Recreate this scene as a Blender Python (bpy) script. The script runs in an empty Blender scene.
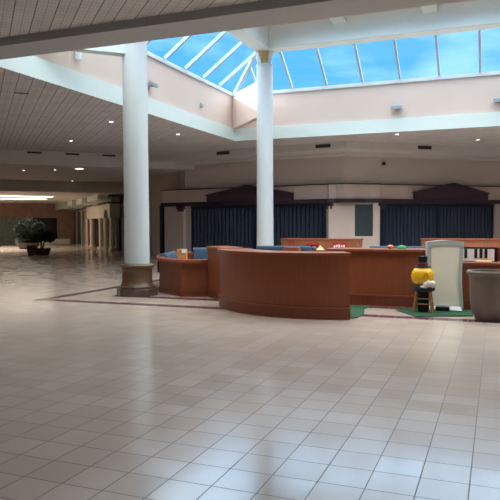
import bpy, bmesh, math, random
from mathutils import Vector, Matrix
random.seed(7)
S = bpy.context.scene
C = S.collection
PI = math.pi
rad = math.radians

# ------------------------------------------------------------------ materials
def lin(c):
    c = c / 255.0
    return c / 12.92 if c <= 0.04045 else ((c + 0.055) / 1.055) ** 2.4
def L(r, g, b): return (lin(r), lin(g), lin(b), 1.0)

class NT:
    def __init__(s, name):
        s.m = bpy.data.materials.new(name); s.m.use_nodes = True
        s.t = s.m.node_tree; s.n = s.t.nodes; s.l = s.t.links
        s.b = s.n['Principled BSDF']; s.out = s.n['Material Output']
    def new(s, typ, **kw):
        n = s.n.new(typ)
        for k, v in kw.items(): setattr(n, k, v)
        return n
    def put(s, sock, v):
        if hasattr(v, 'is_linked') or hasattr(v, 'links'): s.l.new(v, sock)
        else: sock.default_value = v
    def math(s, op, a, b=None, c=None):
        n = s.new('ShaderNodeMath', operation=op)
        s.put(n.inputs[0], a)
        if b is not None: s.put(n.inputs[1], b)
        if c is not None: s.put(n.inputs[2], c)
        return n.outputs[0]
    def vmath(s, op, a, b=None):
        n = s.new('ShaderNodeVectorMath', operation=op)
        s.put(n.inputs[0], a)
        if b is not None: s.put(n.inputs[1], b)
        return n.outputs[0]
    def mix(s, f, a, b):
        n = s.new('ShaderNodeMix', data_type='RGBA')
        s.put(n.inputs[0], f); s.put(n.inputs[6], a); s.put(n.inputs[7], b)
        return n.outputs[2]
    def obj(s): return s.new('ShaderNodeTexCoord').outputs['Object']
    def noise(s, vec, scale, detail=3.0, rough=0.5):
        n = s.new('ShaderNodeTexNoise')
        s.put(n.inputs['Vector'], vec); n.inputs['Scale'].default_value = scale
        n.inputs['Detail'].default_value = detail; n.inputs['Roughness'].default_value = rough
        return n.outputs['Fac']

def mat(name, rgb, rough=0.6, metal=0.0, var=0.08, scale=3.0, spec=0.5):
    t = NT(name)
    c = L(*rgb)
    f = t.noise(t.obj(), scale)
    dk = tuple(max(0, x * (1 - var)) for x in c[:3]) + (1,)
    lt = tuple(min(1, x * (1 + var)) for x in c[:3]) + (1,)
    t.put(t.b.inputs['Base Color'], t.mix(f, dk, lt))
    t.b.inputs['Roughness'].default_value = rough
    t.b.inputs['Metallic'].default_value = metal
    t.b.inputs['Specular IOR Level'].default_value = spec
    return t.m

def wood_mat(name, rgb, rough=0.38, along='Z'):
    t = NT(name)
    c = L(*rgb)
    mp = t.new('ShaderNodeMapping'); t.l.new(t.obj(), mp.inputs[0])
    mp.inputs['Scale'].default_value = {'Z': (14, 14, 0.9), 'X': (0.9, 14, 14)}[along]
    f = t.noise(mp.outputs[0], 1.6, 5.0, 0.6)
    dk = tuple(x * 0.72 for x in c[:3]) + (1,)
    lt = tuple(min(1, x * 1.25) for x in c[:3]) + (1,)
    t.put(t.b.inputs['Base Color'], t.mix(f, dk, lt))
    t.b.inputs['Roughness'].default_value = rough
    return t.m

def emit_mat(name, rgb, k):
    t = NT(name)
    t.b.inputs['Base Color'].default_value = L(*rgb)
    t.b.inputs['Emission Color'].default_value = L(*rgb)
    t.b.inputs['Emission Strength'].default_value = k
    return t.m

def floor_mat():
    t = NT('polished_floor_tile')
    sp = t.new('ShaderNodeSeparateXYZ'); t.l.new(t.obj(), sp.inputs[0])
    u = t.math('DIVIDE', t.math('ADD', sp.outputs[0], 0.1448), 0.305)
    v = t.math('DIVIDE', t.math('SUBTRACT', sp.outputs[1], 3.5601), 0.305)
    iu, iv = t.math('FLOOR', u), t.math('FLOOR', v)
    fu, fv = t.math('FRACT', u), t.math('FRACT', v)
    cb = t.new('ShaderNodeCombineXYZ'); t.l.new(iu, cb.inputs[0]); t.l.new(iv, cb.inputs[1])
    wn = t.new('ShaderNodeTexWhiteNoise', noise_dimensions='3D'); t.l.new(cb.outputs[0], wn.inputs['Vector'])
    r = wn.outputs['Value']
    # purple band: a square ring of tiles round the court, with a second one three tiles inside it
    dx = t.math('SUBTRACT', t.math('ABSOLUTE', t.math('ADD', iu, 7.0)), 24.0)
    dy = t.math('SUBTRACT', t.math('ABSOLUTE', t.math('SUBTRACT', iv, 43.0)), 18.0)
    m = t.math('MAXIMUM', dx, dy)
    band = t.math('MAXIMUM', t.math('LESS_THAN', t.math('ABSOLUTE', m), 0.5),
                  t.math('LESS_THAN', t.math('ABSOLUTE', t.math('ADD', m, 4.0)), 0.5))
    e = t.math('MINIMUM', t.math('MINIMUM', fu, t.math('SUBTRACT', 1.0, fu)),
               t.math('MINIMUM', fv, t.math('SUBTRACT', 1.0, fv)))
    grout = t.math('LESS_THAN', e, 0.013)
    c1 = t.mix(r, L(*TILE_A), L(*TILE_B))
    n2 = t.noise(t.obj(), 1.3, 4.0)
    c1 = t.mix(t.math('MULTIPLY', n2, 0.25), c1, L(150, 128, 112))
    c2 = t.mix(band, c1, L(110, 78, 86))
    c3 = t.mix(grout, c2, L(80, 70, 66))
    t.put(t.b.inputs['Base Color'], c3)
    ro = t.math('ADD', t.math('MULTIPLY', wn.outputs['Value'], 0.05), 0.09)
    ro = t.math('ADD', ro, t.math('MULTIPLY', n2, 0.10))
    t.b.inputs['IOR'].default_value = 1.6
    t.put(t.b.inputs['Roughness'], t.math('ADD', ro, t.math('MULTIPLY', grout, 0.4)))
    t.b.inputs['Specular IOR Level'].default_value = 0.8
    g = t.new('ShaderNodeNewGeometry')
    off = t.vmath('MULTIPLY', t.vmath('SUBTRACT', wn.outputs['Color'], (0.5, 0.5, 0.5)), (0.010, 0.010, 0.0))
    t.put(t.b.inputs['Normal'], t.vmath('NORMALIZE', t.vmath('ADD', g.outputs['Normal'], off)))
    return t.m

def ceiling_mat():
    t = NT('plank_ceiling_tile')
    mp = t.new('ShaderNodeMapping'); t.l.new(t.obj(), mp.inputs[0]); mp.inputs['Rotation'].default_value = (0, 0, rad(-45))
    sp = t.new('ShaderNodeSeparateXYZ'); t.l.new(mp.outputs[0], sp.inputs[0])
    def edge(sock, w, ww):
        f = t.math('FRACT', t.math('DIVIDE', sock, w))
        return t.math('LESS_THAN', t.math('MINIMUM', f, t.math('SUBTRACT', 1.0, f)), ww / w)
    big = edge(sp.outputs[0], 0.305, 0.010)
    half = edge(sp.outputs[0], 0.1525, 0.006)
    fine = edge(sp.outputs[0], 0.1017, 0.004)
    cross = edge(sp.outputs[1], 0.1525, 0.004)
    cb = t.new('ShaderNodeCombineXYZ')
    t.l.new(t.math('FLOOR', t.math('DIVIDE', sp.outputs[0], 0.305)), cb.inputs[0])
    t.l.new(t.math('FLOOR', t.math('DIVIDE', sp.outputs[1], 0.305)), cb.inputs[1])
    wn = t.new('ShaderNodeTexWhiteNoise', noise_dimensions='3D'); t.l.new(cb.outputs[0], wn.inputs['Vector'])
    c = t.mix(wn.outputs['Value'], L(190, 187, 184), L(202, 199, 196))
    c = t.mix(t.math('MULTIPLY', fine, 0.25), c, L(110, 104, 100))
    c = t.mix(t.math('MULTIPLY', cross, 0.55), c, L(110, 104, 100))
    c = t.mix(t.math('MULTIPLY', half, 0.5), c, L(90, 84, 80))
    c = t.mix(t.math('MULTIPLY', big, 0.6), c, L(70, 64, 60))
    t.put(t.b.inputs['Base Color'], c); t.b.inputs['Roughness'].default_value = 0.8
    return t.m

def glass_mat(name, tint, refl=0.04):
    t = NT(name)
    tr = t.new('ShaderNodeBsdfTransparent'); tr.inputs[0].default_value = tint
    gl = t.new('ShaderNodeBsdfGlossy'); gl.inputs['Roughness'].default_value = 0.02
    mx = t.new('ShaderNodeMixShader'); mx.inputs[0].default_value = refl
    t.l.new(tr.outputs[0], mx.inputs[1]); t.l.new(gl.outputs[0], mx.inputs[2]); t.l.new(mx.outputs[0], t.out.inputs[0])
    return t.m

def sunlit_white_mat(name, rgb):
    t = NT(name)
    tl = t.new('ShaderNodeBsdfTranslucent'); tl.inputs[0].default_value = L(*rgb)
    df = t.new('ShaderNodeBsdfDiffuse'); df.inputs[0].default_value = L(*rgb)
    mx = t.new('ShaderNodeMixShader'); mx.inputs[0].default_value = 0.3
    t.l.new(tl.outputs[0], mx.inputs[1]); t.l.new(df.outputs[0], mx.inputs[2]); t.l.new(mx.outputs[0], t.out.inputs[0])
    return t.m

def brick_mat(name):
    t = NT(name)
    n = t.noise(t.obj(), 0.8, 6.0, 0.75)
    n2 = t.noise(t.obj(), 7.0, 3.0)
    c = t.mix(n, L(120, 88, 78), L(250, 206, 186))
    c = t.mix(t.math('MULTIPLY', n2, 0.5), c, L(120, 98, 88))
    t.put(t.b.inputs['Base Color'], c); t.b.inputs['Roughness'].default_value = 0.85
    return t.m

TILE_A, TILE_B = (199, 182, 171), (206, 189, 179)
M = {}
M['floor'] = floor_mat()
M['ceil'] = ceiling_mat()
M['plain'] = mat('plain_ceiling_paint', (202, 198, 192), 0.8, var=0.03)
M['greypaint'] = mat('grey_ceiling_paint', (172, 174, 174), 0.8, var=0.03)
M['white'] = mat('white_fascia_paint', (208, 218, 214), 0.6, var=0.02)
M['pink'] = mat('pale_pink_plaster', (208, 188, 178), 0.75, var=0.04, scale=0.7)
M['pinkwall'] = mat('shop_wall_plaster', (202, 182, 168), 0.75, var=0.05, scale=0.8)
M['greywall'] = mat('upper_wall_plaster', (196, 184, 174), 0.8, var=0.04, scale=0.6)
M['column'] = mat('white_column_paint', (190, 195, 196), 0.45, var=0.03)
M['bronze'] = mat('bronze_brown_base', (92, 68, 48), 0.4, var=0.12)
M['plinth'] = mat('brown_stone_plinth', (88, 72, 62), 0.35, var=0.12)
M['gold'] = mat('gold_capital', (190, 160, 96), 0.35, 0.6)
M['mullion'] = mat('white_metal_bar', (178, 194, 208), 0.4)
M['sill'] = mat('pale_sill', (196, 208, 214), 0.4)
M['glass'] = glass_mat('blue_tinted_glass', (0.84, 0.94, 0.97, 1))
M['sunlit_wing'] = sunlit_white_mat('sunlit_wing_white', (250, 250, 250))  # bright white for the sunlit part of the corner wing
M['navy'] = mat('navy_shutter', (26, 40, 58), 0.5, var=0.15)
M['navyframe'] = mat('navy_frame', (24, 32, 52), 0.4)
M['plum'] = mat('plum_sign_paint', (56, 36, 46), 0.6)
M['plumtrim'] = mat('plum_trim', (54, 34, 46), 0.5)
M['shopglass'] = mat('dark_shop_glass', (64, 76, 76), 0.15, spec=0.6)
M['blueglass'] = mat('dark_blue_shop_glass', (30, 44, 60), 0.12)
M['greenglass'] = mat('greenish_shop_glass', (128, 142, 134), 0.25, var=0.5, scale=4)
M['cream'] = mat('cream_stone', (208, 201, 186), 0.6, var=0.06)
M['terracotta'] = mat('terracotta_pier', (150, 104, 82), 0.7, var=0.1)
M['brick'] = brick_mat('rough_red_brick')
M['wood'] = wood_mat('mahogany_veneer', (132, 70, 42))
M['woodtop'] = wood_mat('mahogany_edge', (142, 78, 50), 0.3, 'X')
M['woodkick'] = wood_mat('mahogany_kick', (120, 60, 36))
M['backwood'] = wood_mat('lighter_veneer', (150, 92, 64))
M['bluefab'] = mat('slate_blue_upholstery', (46, 68, 90), 0.8, var=0.1)
M['bluefabdark'] = mat('dark_navy_cushion', (34, 42, 58), 0.7)
M['turf'] = mat('green_turf', (28, 76, 50), 0.95, var=0.3, scale=40)
M['black'] = mat('black_paint', (18, 18, 22), 0.4)
M['charcoal'] = mat('charcoal_cloth', (24, 26, 30), 0.8)
M['red'] = mat('red_paint', (176, 40, 48), 0.5)
M['darkred'] = mat('crimson_band', (120, 26, 44), 0.5)
M['yellow'] = mat('glossy_yellow', (232, 178, 20), 0.25)
M['brownline'] = mat('brown_line', (130, 86, 20), 0.4)
M['whiteplush'] = mat('white_glove', (214, 210, 204), 0.7)
M['lightwood'] = wood_mat('light_pine', (176, 124, 72))
M['panelwhite'] = mat('cream_panel', (242, 238, 222), 0.5, var=0.03)
M['silver'] = mat('silver_grey_frame', (178, 186, 184), 0.4, 0.0)
M['panelside'] = mat('white_panel_side', (228, 234, 240), 0.4)
M['bin'] = mat('taupe_planter', (104, 91, 82), 0.6, var=0.08)
M['soil'] = mat('dark_soil', (52, 42, 36), 0.95, var=0.3, scale=30)
M['keywhite'] = mat('piano_white', (226, 224, 226), 0.35)
M['orange'] = mat('orange_card', (214, 132, 66), 0.6)
M['peach'] = mat('peach_cloth', (240, 176, 122), 0.6)
M['tan'] = mat('tan_paper', (222, 178, 128), 0.7)
M['green'] = mat('bright_green_cloth', (40, 130, 74), 0.6)
M['pot'] = mat('brown_bowl', (70, 54, 46), 0.7, var=0.15)
M['leafdark'] = mat('dark_leaf', (24, 42, 28), 0.7, var=0.4, scale=6)
M['leafolive'] = mat('olive_leaf', (50, 60, 42), 0.7, var=0.4, scale=6)
M['bark'] = mat('grey_bark', (86, 70, 56), 0.9, var=0.2)
M['ventdark'] = mat('dark_vent_slot', (40, 38, 40), 0.7)
M['ring'] = mat('white_lamp_ring', (225, 222, 215), 0.5)
M['lamp'] = emit_mat('warm_lamp', (255, 240, 214), 2.5)
M['strip'] = emit_mat('warm_strip', (255, 244, 222), 3.2)
M['greybox'] = mat('grey_metal_box', (150, 158, 162), 0.4, 0.3)

# ------------------------------------------------------------------ mesh building
class MB:
    def __init__(s): s.v = []; s.f = []
    def add(s, vs, fs):
        o = len(s.v); s.v += [tuple(x) for x in vs]; s.f += [tuple(i + o for i in f) for f in fs]; return s
    def box(s, a, b):
        (x0, y0, z0), (x1, y1, z1) = a, b
        return s.add([(x0,y0,z0),(x1,y0,z0),(x1,y1,z0),(x0,y1,z0),(x0,y0,z1),(x1,y0,z1),(x1,y1,z1),(x0,y1,z1)],
                     [(0,3,2,1),(4,5,6,7),(0,1,5,4),(1,2,6,5),(2,3,7,6),(3,0,4,7)])
    def prism(s, poly, z0, z1):
        """a closed plan polygon raised from z0 to z1"""
        a = sum(poly[i][0]*poly[(i+1)%len(poly)][1]-poly[(i+1)%len(poly)][0]*poly[i][1] for i in range(len(poly)))
        if a < 0: poly = poly[::-1]
        n = len(poly)
        vs = [(x, y, z0) for x, y in poly] + [(x, y, z1) for x, y in poly]
        return s.add(vs, [tuple(range(n))[::-1], tuple(range(n, 2*n))] + [(i, (i+1)%n, (i+1)%n+n, i+n) for i in range(n)])
    def band(s, outer, inner, z0, z1):
        """a strip between two open plan lines of equal length"""
        n = len(outer)
        for i in range(n-1):
            s.hexa([outer[i], outer[i+1], inner[i+1], inner[i]], z0, z1)
        return s
    def hexa(s, q, z0, z1): return s.prism(list(q), z0, z1)
    def face(s, pts): return s.add(pts, [tuple(range(len(pts)))])
    def slab(s, pts, off):
        """a flat outline in any plane, given thickness along off"""
        n = len(pts); o = Vector(off)
        vs = [Vector(p) for p in pts]; vs = vs + [v + o for v in vs]
        return s.add(vs, [tuple(range(n)), tuple(range(n, 2*n))[::-1]] + [(i, i+n, (i+1)%n+n, (i+1)%n) for i in range(n)])
    def bar(s, a, b, w, h, up=(0, 0, 1)):
        a, b = Vector(a), Vector(b); d = (b - a).normalized(); sd = d.cross(Vector(up))
        if sd.length < 1e-4: sd = d.cross(Vector((1, 0, 0)))
        sd.normalize(); u = sd.cross(d).normalized()
        vs = [p + sd*x*w/2 + u*y*h/2 for p in (a, b) for x, y in ((-1,-1),(1,-1),(1,1),(-1,1))]
        return s.add(vs, [(0,1,2,3),(7,6,5,4),(0,4,5,1),(1,5,6,2),(2,6,7,3),(3,7,4,0)])
    def lathe(s, c, prof, n=40, squash=1.0):
        vs = []; fs = []
        for r, z in prof:
            for k in range(n):
                a = 2*PI*k/n; vs.append((c[0]+r*math.cos(a), c[1]+r*squash*math.sin(a), c[2]+z))
        for i in range(len(prof)-1):
            for k in range(n):
                fs.append((i*n+k, i*n+(k+1)%n, (i+1)*n+(k+1)%n, (i+1)*n+k))
        fs.append(tuple(range(n))[::-1]); m = (len(prof)-1)*n; fs.append(tuple(range(m, m+n)))
        return s.add(vs, fs)
    def tube(s, pts, r0, r1=None, n=8):
        r1 = r0 if r1 is None else r1
        pts = [Vector(p) for p in pts]; vs = []; fs = []
        for i, p in enumerate(pts):
            d = (pts[min(i+1, len(pts)-1)] - pts[max(i-1, 0)]).normalized()
            sd = d.cross(Vector((0,0,1)))
            if sd.length < 1e-3: sd = Vector((1,0,0))
            sd.normalize(); u = sd.cross(d); r = r0 + (r1-r0)*i/(len(pts)-1)
            vs += [p + (sd*math.cos(2*PI*k/n) + u*math.sin(2*PI*k/n))*r for k in range(n)]
        for i in range(len(pts)-1):
            for k in range(n): fs.append((i*n+k, i*n+(k+1)%n, (i+1)*n+(k+1)%n, (i+1)*n+k))
        fs.append(tuple(range(n))[::-1]); fs.append(tuple(range((len(pts)-1)*n, len(pts)*n)))
        return s.add(vs, fs)
    def ball(s, c, rx, ry, rz, n=24, m=14):
        vs = []; fs = []
        for i in range(1, m):
            th = PI*i/m
            for k in range(n):
                a = 2*PI*k/n; vs.append((c[0]+rx*math.sin(th)*math.cos(a), c[1]+ry*math.sin(th)*math.sin(a), c[2]-rz*math.cos(th)))
        b = len(vs); vs += [(c[0],c[1],c[2]-rz),(c[0],c[1],c[2]+rz)]
        for i in range(m-2):
            for k in range(n): fs.append((i*n+k, i*n+(k+1)%n, (i+1)*n+(k+1)%n, (i+1)*n+k))
        for k in range(n):
            fs.append((b, (k+1)%n, k)); fs.append((b+1, (m-2)*n+k, (m-2)*n+(k+1)%n))
        return s.add(vs, fs)

def wloc(o):
    p = Vector((0, 0, 0))
    while o is not None: p = p + o.location; o = o.parent
    return p

def obj(name, mb, m, parent=None, smooth=False, bevel=0.0, loc=None):
    """one mesh object; the builder's points are in the place's own coordinates"""
    base = wloc(parent) if parent else (Vector(loc) if loc else Vector((0, 0, 0)))
    me = bpy.data.meshes.new(name)
    me.from_pydata([tuple(Vector(v) - base) for v in mb.v], [], mb.f)
    bm = bmesh.new(); bm.from_mesh(me); bmesh.ops.recalc_face_normals(bm, faces=bm.faces); bm.to_mesh(me); bm.free()
    me.materials.append(M[m])
    o = bpy.data.objects.new(name, me); C.objects.link(o)
    if parent: o.parent = parent
    else: o.location = base
    if bevel:
        b = o.modifiers.new('bevel', 'BEVEL'); b.width = bevel; b.segments = 2; b.limit_method = 'ANGLE'; b.angle_limit = rad(40)
    if smooth:
        for p in me.polygons: p.use_smooth = True
        me.set_sharp_from_angle(angle=rad(35))
    return o

def tag(o, label, cat, group=None, kind=None):
    o['label'] = label; o['category'] = cat
    if group: o['group'] = group
    if kind: o['kind'] = kind
    return o
def thing(name, label, cat, loc, group=None, kind=None):
    o = bpy.data.objects.new(name, None); C.objects.link(o); o.location = loc; o.empty_display_size = 0.2
    return tag(o, label, cat, group, kind)
def struct(name, mb, m, parent=None, **kw):
    o = obj(name, mb, m, parent, **kw); o['kind'] = 'structure'; return o
def sroot(name, loc):
    o = bpy.data.objects.new(name, None); C.objects.link(o); o.location = loc; o['kind'] = 'structure'; return o
def dup(root, loc, label, group=None, rotz=None):
    r = root.copy(); C.objects.link(r); r.location = loc; r['label'] = label
    if group: r['group'] = group
    if rotz is not None: r.rotation_euler = (0, 0, rotz)
    for ch in list(root.children):
        c = ch.copy(); C.objects.link(c); c.parent = r
        for g in list(ch.children):
            d = g.copy(); C.objects.link(d); d.parent = c
    return r

# ------------------------------------------------------------------ camera (fitted to the floor tile grid)
EYE = 1.6563
yaw, pitch, roll, FPX = 0.374672, 0.040273, -0.004004, 628.35
Fv = Vector((-math.sin(yaw)*math.cos(pitch), math.cos(yaw)*math.cos(pitch), -math.sin(pitch)))
R0 = Vector((math.cos(yaw), math.sin(yaw), 0)); U0 = R0.cross(Fv)
Rv = R0*math.cos(roll) + U0*math.sin(roll); Uv = U0*math.cos(roll) - R0*math.sin(roll)
cd = bpy.data.cameras.new('camera'); cam = bpy.data.objects.new('camera', cd); C.objects.link(cam)
cd.sensor_width = 36.0; cd.sensor_fit = 'HORIZONTAL'; cd.lens = FPX/500*36; cd.clip_end = 500
mw = Matrix((Rv, Uv, -Fv)).transposed().to_4x4(); mw.translation = (0, 0, EYE); cam.matrix_world = mw
S.camera = cam

# ------------------------------------------------------------------ the building
XL, XR, YN, YB = -9.44, 5.9, 9.73, 22.46       # the skylight well
H = 4.88                                       # ceiling height
ZF, ZS = 5.35, 6.62                            # top of the white fascia, foot of the glazing
P0 = Vector((-15.3, 27.3)); P1 = Vector((-6.0, 26.0))
hd = rad(50); D2 = Vector((math.sin(hd), math.cos(hd))); P2 = P1 + D2*14
N1 = Vector((P0.y-P1.y, P1.x-P0.x)).normalized() * -1   # out of the left shop front, towards the court
if N1.y > 0: N1 = -N1
N2 = Vector((D2.y, -D2.x))

struct('floor', MB().face([(-70,-9,0),(22,-9,0),(22,80,0),(-70,80,0)]), 'floor')

c = MB()
c.face([(-18,-8.5,H+.14),(18,-8.5,H+.14),(18,9.0,H+.14),(-18,9.0,H+.14)])
struct('ceiling_near', c, 'ceil')
c = MB()
c.face([(-24,9.0,H),(XL,9.0,H),(XL,22.46,H),(-18.2,22.46,H),(-31,9.66,H)])
c.face([(-18.2,22.46,H),(18,22.46,H),(18,46,H),(-6,26.2,H),(-13.5,27.1,H)])
c.face([(XR,9.0,H),(18,9.0,H),(18,22.46,H),(XR,22.46,H)])
struct('ceiling_court', c, 'ceil')
c = MB().box((-24,9.0,H),(18,YN,H+.16))
struct('trim_1', c, 'greypaint')
# white fascia round the well, the ledge above it and the pink wall up to the glazing
W = 0.3
def ring(x0, x1, y0, y1, w, z0, z1):
    m = MB()
    m.box((x0-w, y0-w, z0), (x0, y1+w, z1)); m.box((x1, y0-w, z0), (x1+w, y1+w, z1))
    m.box((x0, y0-w, z0), (x1, y0, z1)); m.box((x0, y1, z0), (x1, y1+w, z1))
    return m
fm = MB()
fm.box((XL-W, YN, H+.002), (XL, YB+W, ZF)); fm.box((XR, YN, H+.002), (XR+W, YB+W, ZF)); fm.box((XL, YB, H+.002), (XR, YB+W, ZF)); fm.box((XL-W, YN-W, H+.17), (XR+W, YN, ZF))
struct('trim_2', fm, 'white')
e = 0.07
struct('wall_left', MB().box((XL-e-.2, YN-.2, ZF), (XL-e, YB+e+.2, ZS)), 'pink')
struct('wall_back', MB().box((XL-e, YB+e, ZF), (XR+e, YB+e+.2, ZS)), 'pink')
struct('wall_right', MB().box((XR+e, YN-.2, ZF), (XR+e+.2, YB+e+.2, ZS)), 'pink')
struct('wall_front', MB().box((XL-e, YN-.2, ZF), (XR+e, YN-e, ZS)), 'pink')
struct('trim_3', ring(XL-.02, XR+.02, YN+.02, YB+.02, .28, ZS-.05, ZS+.07), 'sill')

# sloped glazing: left and back (seen), right and front (above and behind)
BX, BY = -7.36, 20.5       # inner faces of the beams under the glazing
SL = 0.73; RUN = 1.72; HZ = ZS+.07
zt = HZ + SL*RUN
def slope_window(name, corners, bars, hip=None):
    w = sroot(name, (corners[0][0], corners[0][1], HZ))
    obj('pane', MB().face(corners), 'glass', w)
    for a, b in bars: obj('mullion', MB().bar(a, b, .075, .11), 'mullion', w)
    if hip: obj('hip_bar', MB().bar(hip[0], hip[1], .10, .15), 'mullion', w)
    return w
A0, A1 = (XL, YN, HZ), (XL, YB, HZ); B0, B1 = (XL+RUN, YN+RUN, zt), (XL+RUN, YB-RUN, zt)
A2, A3 = (XR, YB, HZ), (XR, YN, HZ); B2, B3 = (XR-RUN, YB-RUN, zt), (XR-RUN, YN+RUN, zt)
bars = []
for k in range(10):
    y = 21.08 - 1.35*k; lim = min(RUN, YB-y, y-YN)
    if lim > .2: bars.append(((XL, y, HZ+.03), (XL+lim, y, HZ+.03+SL*lim)))
slope_window('window_1', [A0, A1, B1, B0], bars, (A1, B1))
bars = []
for k in range(-1, 11):
    x = -7.13 + 1.31*k; lim = min(RUN, x-XL, XR-x)
    if lim > .2: bars.append(((x, YB, HZ+.03), (x, YB-lim, HZ+.03+SL*lim)))
slope_window('window_2', [A1, A2, B2, B1], bars)
slope_window('window_3', [A2, A3, B3, B2], [], (A2, B2))
slope_window('window_4', [A3, A0, B0, B3], [], (A0, B0))
# beams on the columns, flat ceiling rim inside them, open skylight in the middle
ZB0, ZB1 = 7.67, 8.42
x0, x1, y0, y1 = BX, XR-2.08, YN+2.08, BY
struct('trim_4', ring(x0, x1, y0, y1, .56, ZB0, ZB1+.3), 'white', bevel=.02)
RW = .95
struct('ceiling_rim', ring(x0+RW, x1-RW, y0+RW, y1-RW, RW, ZB1, ZB1+.1), 'pink')
u0, u1, v0, v1, zz = x0+RW, x1-RW, y0+RW, y1-RW, ZB1+.1
hh = (v1-v0)/2; up = SL*hh; ra, rb = (u0+hh, v0+hh, zz+up), (u1-hh, v0+hh, zz+up)
w5 = sroot('window_5', (u0, v0, zz))
obj('pane', MB().face([(u0,v1,zz),(u1,v1,zz),rb,ra]), 'glass', w5); obj('pane', MB().face([(u0,v0,zz),(u1,v0,zz),rb,ra]), 'glass', w5)
obj('pane', MB().face([(u0,v0,zz),(u0,v1,zz),ra]), 'glass', w5); obj('pane', MB().face([(u1,v0,zz),(u1,v1,zz),rb]), 'glass', w5)
obj('ridge_bar', MB().bar(ra, rb, .12, .16), 'mullion', w5)
for cx_, cy_, top in ((u0,v0,ra),(u0,v1,ra),(u1,v0,rb),(u1,v1,rb)): obj('hip_bar', MB().bar((cx_,cy_,zz), top, .12, .16), 'mullion', w5)
for k in range(1, 8):
    x = u0 + (u1-u0)*k/8; lim = min(hh, x-u0, u1-x)
    for vy, sg in ((v0, 1), (v1, -1)): obj('mullion', MB().bar((x, vy, zz+.03), (x, vy+sg*lim, zz+.03+SL*lim), .08, .12), 'mullion', w5)
# short joists on the back beam under the rim ceiling
for k, x in enumerate((-4.85, -2.02, .85)):
    struct('trim_%d' % (10+k), MB().box((x-.22, BY-.8, ZB1-.2), (x+.22, BY, ZB1+.02)), 'white')

# diagonal wing walls from the well's corners to the columns
CR = Vector((-7.64, 20.9)); CL = Vector((-7.93, 12.85))
def wing(a, b, zs, t):
    d = Vector((b[0]-a[0], b[1]-a[1])).normalized(); n = Vector((d.y, -d.x))*t
    return MB().slab([(a[0]+n.x/2, a[1]+n.y/2, z) if k == 0 else (b[0]+n.x/2, b[1]+n.y/2, z) for k, z in zs], (-n.x, -n.y, 0))
struct('wall_wing', wing((XL-.02, YB+.02), CR, [(0, 5.33), (1, 5.50), (1, 5.54), (0, 6.58)], .22), 'pink')
struct('window_6', wing((XL+.03, YB-.03), CR, [(0, 6.59), (1, 5.55), (1, 6.78), (0, 6.66)], .1), 'sunlit_wing')  # part of the wing wall, not a window: white stands in for sunlight on it, cut along its shadow edge
struct('trim_5', wing((XL, 11.34), CL, [(0, 5.6), (1, 5.6), (1, 6.6), (0, 6.6)], .3), 'white')

# ---- shop fronts behind the kiosk
def off(p, n, d): return (p.x+n.x*d, p.y+n.y*d)
def along(a, b, t): return a + (b-a).normalized()*t
NB = (N1+N2).normalized()
def fold(d):    # corner point of the two fronts at distance d out
    return (P1.x + NB.x*d/NB.dot(N1), P1.y + NB.y*d/NB.dot(N1))
U0s = along(P0, P1, 1.3)
def front(d0, d1, z0, z1, start=P0):
    m = MB()
    m.hexa([off(start, N1, d1), fold(d1), fold(d0), off(start, N1, d0)], z0, z1)
    m.hexa([fold(d1), off(P2, N2, d1), off(P2, N2, d0), fold(d0)], z0, z1)
    return m
struct('wall_shops_upper', front(-.4, 0, 3.3, H, U0s), 'greywall')
struct('wall_shops_lower', front(-.4, .14, 2.72, 3.33), 'pinkwall')
struct('trim_6', front(0, .19, 3.33, 3.37), 'plumtrim')
struct('trim_7', front(-.3, .24, 2.56, 2.73), 'plumtrim')
struct('ceiling_bulkhead', front(0, 1.75, 4.6, H+.01, along(P0, P1, .6)), 'plain')
struct('ceiling_step', front(0, .75, 4.5, 4.6, along(P0, P1, 1.3)), 'plain')
def onfront(s, d, seg=1):
    return off(P0 + (P1-P0).normalized()*s, N1, d) if seg == 1 else off(P1 + D2*s, N2, d)
def slabf(seg, s0, s1, d0, d1, z0, z1, m=None):
    m = m or MB()
    return m.hexa([onfront(s0, d1, seg), onfront(s1, d1, seg), onfront(s1, d0, seg), onfront(s0, d0, seg)], z0, z1)
LEN1 = (P1-P0).length
G0, G1 = 1.62, LEN1-.85          # left gate between these
H0, H1 = 1.75, 7.65              # right gate
struct('wall_shops_pier_end', slabf(1, .12, G0-.4, -.4, .1, 0, 2.56), 'pinkwall')
struct('wall_shops_pier_side', slabf(1, G0-.32, G0, -.4, -.05, 0, 2.56), 'greywall')
pm = slabf(1, G1+.1, LEN1-.5, -.4, -.02, 0, 2.56)
struct('wall_shops_pier_gate', pm, 'greywall')
# corner pier: a flat face across the fold, standing forward of the fronts
Q0 = Vector(onfront(LEN1-.55, .3, 1)); Q1 = Vector(onfront(1.55, .3, 2))
def quoff(d): 
    n = Vector((Q1.y-Q0.y, -(Q1.x-Q0.x))).normalized(); return n*d
nq = quoff(1)
def onpier(s, d): 
    p = Q0 + (Q1-Q0)*s + nq*d; return (p.x, p.y)
def slabp(s0, s1, d0, d1, z0, z1): return MB().hexa([onpier(s0, d1), onpier(s1, d1), onpier(s1, d0), onpier(s0, d0)], z0, z1)
pier = MB()
for s0, s1, z0, z1 in ((0, .51, 0, 2.56), (.51, .87, 0, 1.15), (.87, 1, 0, 2.56), (.51, .87, 2.5, 2.56)):
    pier.hexa([onpier(s0, 0), onpier(s1, 0), onpier(s1, -.6), onpier(s0, -.6)], z0, z1)
struct('wall_pier', pier, 'pinkwall')
struct('wall_pier_head', slabp(0, 1, -.5, .02, 2.72, 3.33), 'pinkwall')
struct('trim_8', slabp(-.04, 1.04, -.5, .09, 2.56, 2.73), 'plumtrim')
struct('trim_9', slabp(-.02, 1.02, -.5, .06, 3.33, 3.37), 'plumtrim')
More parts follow.
